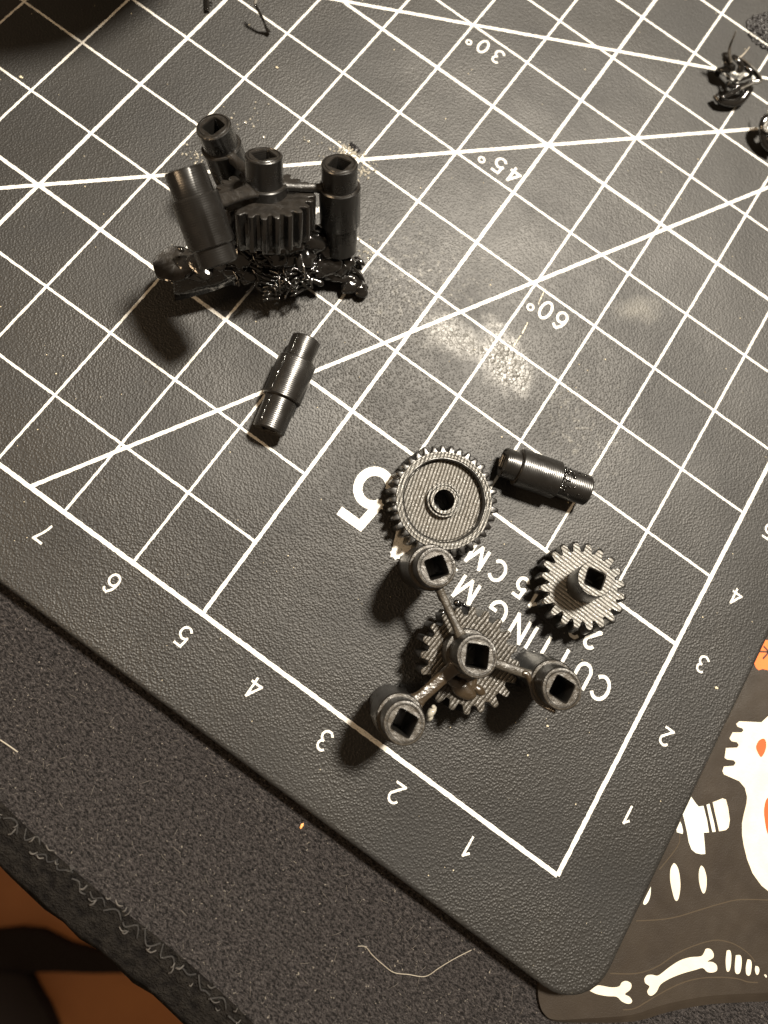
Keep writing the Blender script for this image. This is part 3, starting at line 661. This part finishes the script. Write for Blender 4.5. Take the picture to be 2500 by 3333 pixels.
# ---- tipped failed print: the same carrier on a tangle of melted filament ----
fp = thing('failed_print', 'black three armed gear carrier tipped over on a glossy tangle of melted filament', 'failed print', (-7.1, 4.1, 0))
aH = Vector((-0.338, 0.418, 0.844)).normalized(); Th = Vector((-7.406, 4.37, 1.65)); Bh = Th - aH * 1.24
MhF = fr(Bh, Th, 0.9)
DK = (0.006, 0.0055, 0.005)
SIDE2 = m_plastic('deep_black_plastic_side', DK, 0.27, 'side', 0.45)
FACE3 = m_plastic('deep_black_plastic_top', (0.013, 0.011, 0.009), 0.42, 'blotch', 0.7)
_S = SIDE; SIDE = SIDE2
adopt(post_mesh('hub', MhF, None, (0.16, 0.255, 0.212), 0.105, 0.2, 31, FACE3, 1.24, (0.74, 0.90)), fp)
adopt(gear_disc('toothed_gear', 24, 0.59, 0.515, 0.0, 0.46, 0.1, fr(Bh + aH * 0.32, Th, 0.3), None, [MELT, FACE3], 16, 0.0, 13, 0.012), fp)
MF = {'r': fr((-6.335, 4.53, 0.43), (-6.72, 4.88, 1.55), 0.6), 'b': fr((-7.831, 4.447, 0.122), (-8.219, 4.475, 1.3), 0.4), 'l': fr((-6.800, 2.927, 1.529), (-7.717, 3.484, 2.150), 0.2)}
MF['l'] = MF['l'] @ Matrix.Translation((0, 0, 0.24))
for sd, k in enumerate(MF): adopt(post_mesh('pin', MF[k], None, (0.215, 0.247, 0.21), 0.10, PI / 4 + 0.2, 40 + sd, FACE3, 1.0 if k == 'l' else POST_L, (0.20, 0.72) if k == 'l' else (0.42, 0.95)), fp)
armto('arm', MhF, 0.87, MF['r'], 0.90, 0.2, 0.2, 0.09, 0.10, FACE3, fp, 1.5, 5)
armto('arm', MhF, 0.87, MF['b'], 0.86, 0.2, 0.2, 0.10, 0.12, FACE3, fp, 1.8, 6)
armto('arm', MhF, 0.86, MF['l'], 0.60, 0.2, 0.2, 0.16, 0.06, FACE3, fp, 1.6, 7)
SIDE = _S
# melted base
items = [((-7.083, 3.878, 0.850), (.30, .22, .16), .4), ((-6.871, 4.084, 0.780), (.30, .22, .16), .4), ((-6.663, 4.315, 0.660), (.22, .2, .16), .4), ((-7.191, 3.458, 0.550), (.30, .20, .12), .45), ((-7.052, 3.702, 0.500), (.28, .22, .13), .5), ((-6.853, 3.909, 0.420), (.26, .24, .13), .5), ((-6.637, 4.106, 0.380), (.28, .24, .13), .5), ((-6.433, 4.293, 0.340), (.26, .22, .14), .5),
 ((-6.296, 4.456, 0.250), (.24, .24, .16), .45), ((-7.044, 3.499, 0.360), (.20, .12, .10), .6), ((-6.865, 3.702, 0.300), (.24, .14, .10), .6), ((-6.681, 3.843, 0.260), (.24, .12, .08), .6), ((-6.494, 4.052, 0.250), (.24, .13, .08), .6),
 ((-6.265, 4.317, 0.200), (.24, .14, .10), .5), ((-6.002, 4.378, 0.120), (.16, .22, .11), .5), ((-5.876, 4.382, 0.090), (.12, .12, .09), .5), ((-6.872, 3.579, 0.120), (.10, .07, .10), .6), ((-6.809, 3.678, 0.180), (.10, .08, .09), .6),
 ((-7.053, 3.893, 0.620), (.42, .30, .16), .3), ((-6.779, 4.158, 0.550), (.34, .28, .16), .3), ((-6.558, 4.453, 0.450), (.25, .25, .2), .3), ((-7.237, 3.590, 0.700), (.24, .2, .14), .3), ((-6.224, 4.571, 0.200), (.14, .10, .10), .5), ((-6.118, 4.687, 0.100), (.10, .05, .05), .7),
 ((-7.354, 3.330, 0.720), (.16, .14, .10), .4)]
adopt(lumps('melted_base', items, MELT, 5, 0.012, 5, 9.0, 0.90), fp)
fl_ = radial('brim_disc', [(0.01, 0.0), (0.255, 0.0), (0.27, 0.008), (0.27, 0.026), (0.255, 0.034), (0.22, 0.024), (0.10, 0.02), (0.01, 0.02)], 40, [MELT, FACE3], None, True, True, 1, 0.02, 4)
fl_.matrix_world = fr((-7.727, 3.041, 0.600), tuple(Vector((-7.727, 3.041, 0.600)) + Vector((-0.25, 0.1, 0.9))), 0); adopt(fl_, fp)
adopt(lumps('brim_lump', [((-7.588, 3.100, 0.620), (.22, .12, .05), .4), ((-7.447, 3.179, 0.660), (.2, .12, .05), .4), ((-7.723, 3.178, 0.800), (.06, .04, .04), .4)], MELT, 6, 0.004, 3), fp)
# dark thin wall hanging from the bright torn edge
def curtain(name, top, drop, m):
    T = smoothline(top, 5); V = []; F = []
    for i, p in enumerate(T):
        for j in range(4):
            q = p + Vector(drop) * (j / 3) + Vector((0, 0, 0.01)) * math.sin(i * .9 + j); V.append(q)
    for i in range(len(T) - 1):
        for j in range(3): F.append((i * 4 + j, i * 4 + j + 1, (i + 1) * 4 + j + 1, (i + 1) * 4 + j))
    o = mk(name, V, F, m); md = o.modifiers.new('thick', 'SOLIDIFY'); md.thickness = 0.02; return o
E1 = [(-7.666, 2.901, 0.620), (-7.540, 3.024, 0.660), (-7.355, 3.270, 0.700), (-7.230, 3.443, 0.740), (-7.191, 3.483, 0.700), (-7.137, 3.460, 0.620), (-7.071, 3.477, 0.520), (-6.981, 3.520, 0.440), (-6.951, 3.592, 0.420)]
E2 = [(-6.890, 3.832, 0.500), (-6.888, 3.880, 0.520), (-6.867, 3.964, 0.550), (-6.811, 4.004, 0.540), (-6.707, 4.037, 0.500), (-6.690, 4.137, 0.500), (-6.697, 4.242, 0.520)]
E3 = [(-6.623, 3.985, 0.440), (-6.632, 4.073, 0.460), (-6.596, 4.129, 0.460), (-6.504, 4.183, 0.430), (-6.356, 4.223, 0.380), (-6.282, 4.304, 0.360), (-6.286, 4.371, 0.360)]
E4 = [(-6.310, 4.445, 0.360), (-6.218, 4.471, 0.330), (-6.120, 4.490, 0.300), (-5.929, 4.490, 0.200), (-5.844, 4.469, 0.130), (-5.806, 4.455, 0.080), (-5.804, 4.383, 0.040)]
adopt(curtain('torn_skirt', E1[:5], (0.12, -0.16, -0.30), MELT), fp)
for E in (E1, E2, E3, E4):
    V, F = tube(smoothline(E, 6), lambda t: 0.014 + 0.008 * math.sin(t * 17), 7); adopt(mk('torn_edge', V, F, MELT), fp)
def bundle(P, off, k, r, seed):
    rg = random.Random(seed)
    for i in range(k):
        Q = [Vector(p) + Vector(off) * i + Vector((rg.uniform(-.012, .012), rg.uniform(-.012, .012), rg.uniform(-.01, .01))) for p in P]
        V, F = tube(smoothline(Q, 5), r, 7); adopt(mk('filament_strand', V, F, MELT), fp)
bundle([(-7.179, 3.540, 0.620), (-7.089, 3.572, 0.600), (-7.007, 3.648, 0.600), (-6.946, 3.739, 0.600)], (0.025, -0.045, -0.012), 5, 0.017, 1)
bundle([(-7.254, 3.589, 0.780), (-7.217, 3.585, 0.800), (-7.191, 3.627, 0.800)], (0.02, -0.045, -0.005), 3, 0.016, 2)
bundle([(-6.596, 3.855, 0.360), (-6.545, 3.927, 0.400), (-6.503, 3.986, 0.420), (-6.498, 4.064, 0.430)], (0.028, -0.035, -0.01), 4, 0.017, 3)
bundle([(-6.623, 4.046, 0.500), (-6.615, 4.129, 0.550), (-6.585, 4.217, 0.550), (-6.582, 4.312, 0.540)], (0.035, -0.035, -0.012), 6, 0.016, 4)
bundle([(-6.500, 4.383, 0.480), (-6.463, 4.422, 0.500), (-6.446, 4.479, 0.500)], (0.02, -0.04, -0.01), 4, 0.015, 5)
bundle([(-6.818, 3.574, 0.160), (-6.782, 3.656, 0.260), (-6.706, 3.747, 0.300), (-6.583, 3.904, 0.340)], (0.02, -0.03, -0.004), 5, 0.014, 6)
bundle([(-6.857, 3.693, 0.420), (-6.770, 3.766, 0.460), (-6.668, 3.853, 0.440)], (0.02, -0.03, -0.006), 4, 0.014, 7)
bundle([(-6.903, 3.911, 0.700), (-6.822, 3.989, 0.720), (-6.733, 4.089, 0.700), (-6.649, 4.138, 0.620)], (0.03, -0.02, -0.02), 4, 0.02, 8)
rg = random.Random(12)
for i in range(7):
    u, v = ((i * 0.618) % 1.0), (i + 0.5) / 7
    c = Vector((-7.20 + 0.88 * u - 0.14 * v, 3.72 + 0.42 * u - 0.46 * v, 0.86 - 0.38 * u - 0.18 * v))
    a = rg.gauss(0.55, 0.45); L = rg.uniform(0.10, 0.2); ph = rg.uniform(0, 6); wv = rg.uniform(0.012, 0.03)
    d = Vector((math.cos(a), math.sin(a), -0.12)); e = Vector((math.sin(a) * 0.9, -math.cos(a), -0.35)).normalized()
    for k in range(rg.choice((2, 3, 4))):
        r0 = rg.uniform(0.015, 0.026); P = []
        for t in (-1, -.6, -.2, .2, .6, 1):
            P.append(c + d * (L * t * rg.uniform(.9, 1.1)) + e * (k * 0.052) + Vector((0, 0, 1)) * (wv * math.sin(3.2 * t + ph + k * 0.5)) + e * (wv * math.cos(2.6 * t + ph)))
        V, F = tube(smoothline(P, 4), lambda t, r0=r0: r0 * (0.6 + 0.4 * math.sin(PI * min(max(t, 0.03), 0.97)) ** 0.5), 7); adopt(mk('filament_strand', V, F, MELT), fp)
for i in range(34):
    u, v = rg.random(), rg.random()
    c = Vector((-7.22 + 0.85 * u - 0.12 * v, 3.70 + 0.42 * u - 0.42 * v, 0.86 - 0.36 * u - 0.16 * v)); a = rg.uniform(0, PI); L = rg.uniform(0.08, 0.24)
    P = [c + Vector((math.cos(a) * L * t + rg.uniform(-.03, .03), math.sin(a) * L * t + rg.uniform(-.03, .03), 0.05 * math.cos(t * 1.5))) for t in (-1, -.4, .3, 1)]
    V, F = tube(smoothline(P, 4), rg.uniform(0.010, 0.018), 6); adopt(mk('filament_strand', V, F, MELT), fp)

# ---- glossy scraps of waste filament ----
def scrap(label, cat, parts, loc):
    t = thing('filament_scrap', label, cat, loc, None, 'scraps of waste filament'); bpy.context.view_layer.update()
    for nm, P, r, m in parts:
        V, F = tube(smoothline(P, 6), r, 8, squash=0.7); adopt(mk(nm, V, F, m), t)
    return t
s1 = scrap('curled glossy black filament scrap with pale spikes near the top right corner', 'filament scrap', [
 ('spike', [(-3.733, 10.979, 0.700), (-3.694, 10.905, 0.620), (-3.658, 10.915, 0.500), (-3.584, 10.867, 0.420), (-3.483, 10.826, 0.360)], lambda t: 0.012 + 0.025 * t, FACE2),
 ('spike', [(-3.391, 11.252, 0.400), (-3.391, 11.179, 0.360), (-3.407, 11.092, 0.320), (-3.455, 11.027, 0.300)], lambda t: 0.006 + 0.01 * t, HAIR),
 ('curl', [(-3.616, 10.972, 0.300), (-3.530, 10.850, 0.300), (-3.409, 10.855, 0.280), (-3.539, 10.782, 0.200), (-3.530, 10.851, 0.060)], lambda t: 0.075 - 0.02 * t, MELT),
 ('curl', [(-3.517, 10.961, 0.350), (-3.426, 10.928, 0.380), (-3.331, 10.899, 0.350), (-3.296, 10.816, 0.300)], 0.055, MELT),
 ('curl', [(-3.388, 11.086, 0.300), (-3.236, 11.008, 0.360), (-3.094, 10.974, 0.360), (-2.943, 10.952, 0.300), (-3.036, 10.825, 0.260), (-3.129, 10.649, 0.240)], 0.022, FACE2),
 ('curl', [(-3.383, 11.091, 0.260), (-3.214, 10.983, 0.320), (-3.021, 10.971, 0.300), (-2.971, 10.948, 0.280), (-3.096, 10.807, 0.240), (-3.194, 10.527, 0.220), (-3.294, 10.345, 0.200)], 0.038, MELT),
 ('curl', [(-3.359, 11.030, 0.240), (-3.216, 10.981, 0.280), (-3.114, 10.968, 0.260), (-3.191, 10.826, 0.240), (-3.327, 10.641, 0.220)], 0.03, MELT),
 ('curl', [(-3.428, 10.808, 0.240), (-3.311, 10.745, 0.300), (-3.231, 10.837, 0.320), (-3.242, 10.690, 0.300)], 0.020, SHINE),
 ('curl', [(-3.373, 10.413, 0.120), (-3.268, 10.375, 0.120), (-3.125, 10.461, 0.100), (-3.015, 10.595, 0.090), (-2.992, 10.730, 0.120), (-2.996, 10.846, 0.160)], 0.065, MELT),
 ('curl', [(-3.339, 10.651, 0.200), (-3.218, 10.690, 0.180), (-3.108, 10.780, 0.200), (-2.976, 10.864, 0.160)], 0.06, MELT),
 ('curl', [(-3.286, 10.363, 0.160), (-3.219, 10.496, 0.200), (-3.146, 10.631, 0.200)], 0.022, SHINE)], ((-3.180, 10.997, 0.000)))
s2 = scrap('small round curl of black filament cut off by the right edge of the picture', 'filament scrap', [
 ('curl', [(-2.497, 10.533, 0.300), (-2.567, 10.403, 0.300), (-2.544, 10.286, 0.260), (-2.455, 10.208, 0.200), (-2.335, 10.155, 0.140), (-2.170, 10.174, 0.120)], 0.075, MELT),
 ('curl', [(-2.487, 10.423, 0.300), (-2.540, 10.304, 0.320), (-2.514, 10.206, 0.300), (-2.429, 10.227, 0.280)], 0.03, SHINE),
 ('curl', [(-2.313, 10.329, 0.200), (-2.348, 10.230, 0.200), (-2.292, 10.226, 0.100), (-2.182, 10.267, 0.080)], 0.09, MELT),
 ('curl', [(-2.690, 10.586, 0.400), (-2.627, 10.469, 0.360), (-2.583, 10.390, 0.300)], 0.012, SHINE)], ((-2.364, 10.536, 0.000)))
s3 = scrap('thin bent black filament scrap with a rounded tip at the top edge of the mat', 'filament scrap', [
 ('strand', [(-9.478, 6.916, 0.500), (-9.461, 6.883, 0.420), (-9.431, 6.835, 0.360)], 0.024, SHINE),
 ('strand', [(-9.431, 6.835, 0.360), (-9.385, 6.828, 0.300), (-9.310, 6.812, 0.240), (-9.257, 6.811, 0.160)], 0.024, MELT),
 ('strand', [(-9.257, 6.811, 0.160), (-9.226, 6.812, 0.090), (-9.180, 6.808, 0.045)], lambda t: 0.026 + 0.012 * t, MELT)], ((-9.301, 6.866, 0.000)))
s4 = scrap('short stub of black filament at the top edge left of the bent scrap', 'filament scrap', [
 ('strand', [(-10.262, 6.767, 0.060), (-10.132, 6.614, 0.050), (-10.055, 6.522, 0.045)], 0.038, MELT),
 ('strand', [(-10.139, 6.636, 0.050), (-10.091, 6.659, 0.050), (-10.075, 6.666, 0.050)], 0.014, MELT)], ((-10.129, 6.609, 0.000)))
# gritty dark residue by the top right corner
import bmesh
def grains(name, pts, m, label, cat, kind='stuff', sub=1):
    bm = bmesh.new(); bmesh.ops.create_icosphere(bm, subdivisions=sub, radius=1); base = [v.co.copy() for v in bm.verts]; fc = [[v.index for v in f.verts] for f in bm.faces]; bm.free()
    V = []; F = []; rg = random.Random(3)
    for (x, y, z, r) in pts:
        o0 = len(V); k = Vector((rg.uniform(.6, 1.3), rg.uniform(.6, 1.3), rg.uniform(.5, 1.0)))
        for b in base: V.append((x + b.x * r * k.x, y + b.y * r * k.y, z + b.z * r * k.z))
        F += [tuple(i + o0 for i in f) for f in fc]
    o = mk(name, V, F, m, None, sub > 1); return tag(o, label, cat, None, kind)
def inpoly(x, y, P):
    c = False
    for i in range(len(P)):
        (x1, y1), (x2, y2) = P[i - 1], P[i]
        if (y1 > y) != (y2 > y) and x < (x2 - x1) * (y - y1) / (y2 - y1) + x1: c = not c
    return c
poly = [(-3.593, 12.154), (-3.557, 12.298), (-3.451, 12.474), (-3.249, 12.804), (-2.733, 11.998), (-3.047, 11.905), (-3.236, 11.876), (-3.406, 11.904), (-3.521, 12.036)]
rg = random.Random(5); pts = []
x0 = min(p[0] for p in poly); x1 = max(p[0] for p in poly); y0 = min(p[1] for p in poly); y1 = max(p[1] for p in poly)
while len(pts) < 900:
    x, y = rg.uniform(x0, x1), rg.uniform(y0, y1)
    if inpoly(x, y, poly) and abs(y - round(y)) > 0.035: pts.append((x, y, 0.012, rg.uniform(0.012, 0.030)))
grains('gritty_residue', pts, GRIT, 'gritty black glossy residue under the grid line in the top right corner', 'residue', sub=2)
# glassy crumbs flaked round the tipped print
pts = []
for (cx, cy, sx, sy, k) in ((-7.218, 5.999, .10, .05, 40), (-7.082, 6.032, .12, .04, 30), (-6.862, 5.871, .05, .14, 70), (-7.284, 5.944, .06, .05, 14), (-8.706, 4.572, .12, .05, 22), (-8.601, 5.439, .12, .2, 22), (-6.139, 4.845, .08, .18, 26), (-8.551, 4.702, .1, .06, 16), (-7.515, 5.824, .25, .12, 14)):
    for _ in range(k): pts.append((rg.gauss(cx, sx), rg.gauss(cy, sy), 0.006, rg.uniform(0.006, 0.021)))
grains('plastic_crumbs', pts, CRUMB, 'glassy flaked crumbs scattered round the tipped failed print', 'crumbs')
pts = [(-7.191, 6.111, 0.01, 0.045), (-7.142, 6.102, 0.01, 0.05), (-7.093, 6.092, 0.01, 0.04), (-7.240, 6.120, 0.01, 0.03)]
grains('scorched_speck', pts, GRIT, 'black residue speck on the grid crossing behind the right pin of the failed print', 'residue')
# dust specks
pts = []
for _ in range(380):
    x, y = rg.uniform(-13, 0.9), rg.uniform(-0.9, 13)
    if True: pts.append((x, y, 0.003, rg.choice((0.004, 0.005, 0.007, 0.009))))
grains('dust_specks', pts, FLECK, 'pale dust specks scattered over the black cutting mat', 'dust')
for (a, b, r, m, lab) in ((-11.233, 4.065, 0.022, FLECK, 'cream crumb on the mat below the dark shadow at the top left'), (-8.772, 6.439, 0.018, FLECK, 'cream crumb on the mat near the bent filament scrap'), (0.678, 2.846, 0.02, FLECK, 'tiny pale crumb beside the numeral on the right margin'), (-0.919, 1.268, 0.014, FLECK, 'cream crumb on the mat under the right pin of the carrier')):
    o = grains('crumb', [(a, b, 0.008, r), (a + r, b + r * .3, 0.006, r * .6)], m, lab, 'crumb'); del o['kind']
o = grains('crumb', [(-2.670, -1.232, -0.300, 0.022), (-2.672, -1.211, -0.300, 0.02), (-2.671, -1.195, -0.300, 0.013)], AMBER, 'amber crumb on the desk pad just off the mat edge', 'crumb'); del o['kind']
# lint hair on the pad
V, F = tube(smoothline([(-1.444, -1.842, -0.285), (-1.369, -1.800, -0.280), (-1.261, -1.823, -0.280), (-1.114, -1.836, -0.280), (-0.962, -1.833, -0.275), (-0.812, -1.762, -0.270), (-0.639, -1.678, -0.270), (-0.550, -1.529, -0.270), (-0.444, -1.367, -0.280), (-0.321, -1.197, -0.285)], 8), 0.0042, 5)
tag(mk('lint_fibre', V, F, HAIR), 'long pale curved hair lying on the black desk pad', 'hair')
V, F = tube(smoothline([(-5.991, -2.319, -0.290), (-5.866, -2.310, -0.280), (-5.750, -2.311, -0.290)], 5), 0.008, 5)
tag(mk('lint_fibre', V, F, HAIR), 'short pale straight fibre at the left edge of the desk pad', 'hair')
V = []; F = []
for _ in range(110):
    x, y, z = rg.uniform(-8.5, 1.5), rg.uniform(-2.85, -1.03), -0.296
    a = rg.uniform(0, PI); L = rg.uniform(0.02, 0.06); d = Vector((math.cos(a), math.sin(a), 0)) * L; c = Vector((x, y, z))
    tube([c - d, c + Vector((0, 0, 0.012)), c + d], 0.0028, 3, V, F)
LINT = m_simple('dull_lint', (0.13, 0.115, 0.10), 0.7)
tag(mk('pad_lint', V, F, LINT), 'tiny pale lint fibres stuck to the black desk pad', 'lint', None, 'stuff')
# thin scratches in the mat
def scratch(P): 
    V = []; F = []; ribbon(P, 0.012, HX + 0.0012, V, F, 0.005, 0.03); return mk('scratch', V, F, FLECK, mat, False)
scratch([(-3.850, 6.031), (-3.811, 5.773)]); scratch([(-3.788, 5.451), (-3.768, 5.271)]); scratch([(-3.769, 5.232), (-3.771, 5.048)])
# unseen disc on a narrow core, added to throw the soft top left shadow
sp = thing('shadow_caster', 'black disc on a narrow core added unseen outside the top left corner to cast a shadow', 'shadow caster', (-12.44, 7.48, 0)); bpy.context.view_layer.update()
for nm, rr_ in (('caster_disc', [(0.3, 3.7), (2.45, 3.7), (2.5, 3.74), (2.5, 3.96), (2.45, 4.0), (0.3, 4.0)]), ('caster_core', [(1.15, 0.0), (1.2, 0.05), (1.0, 0.3), (1.0, 3.7)])):
    o = radial(nm, rr_, 64, [GRIT, GRIT], None, True, True); o.parent = sp
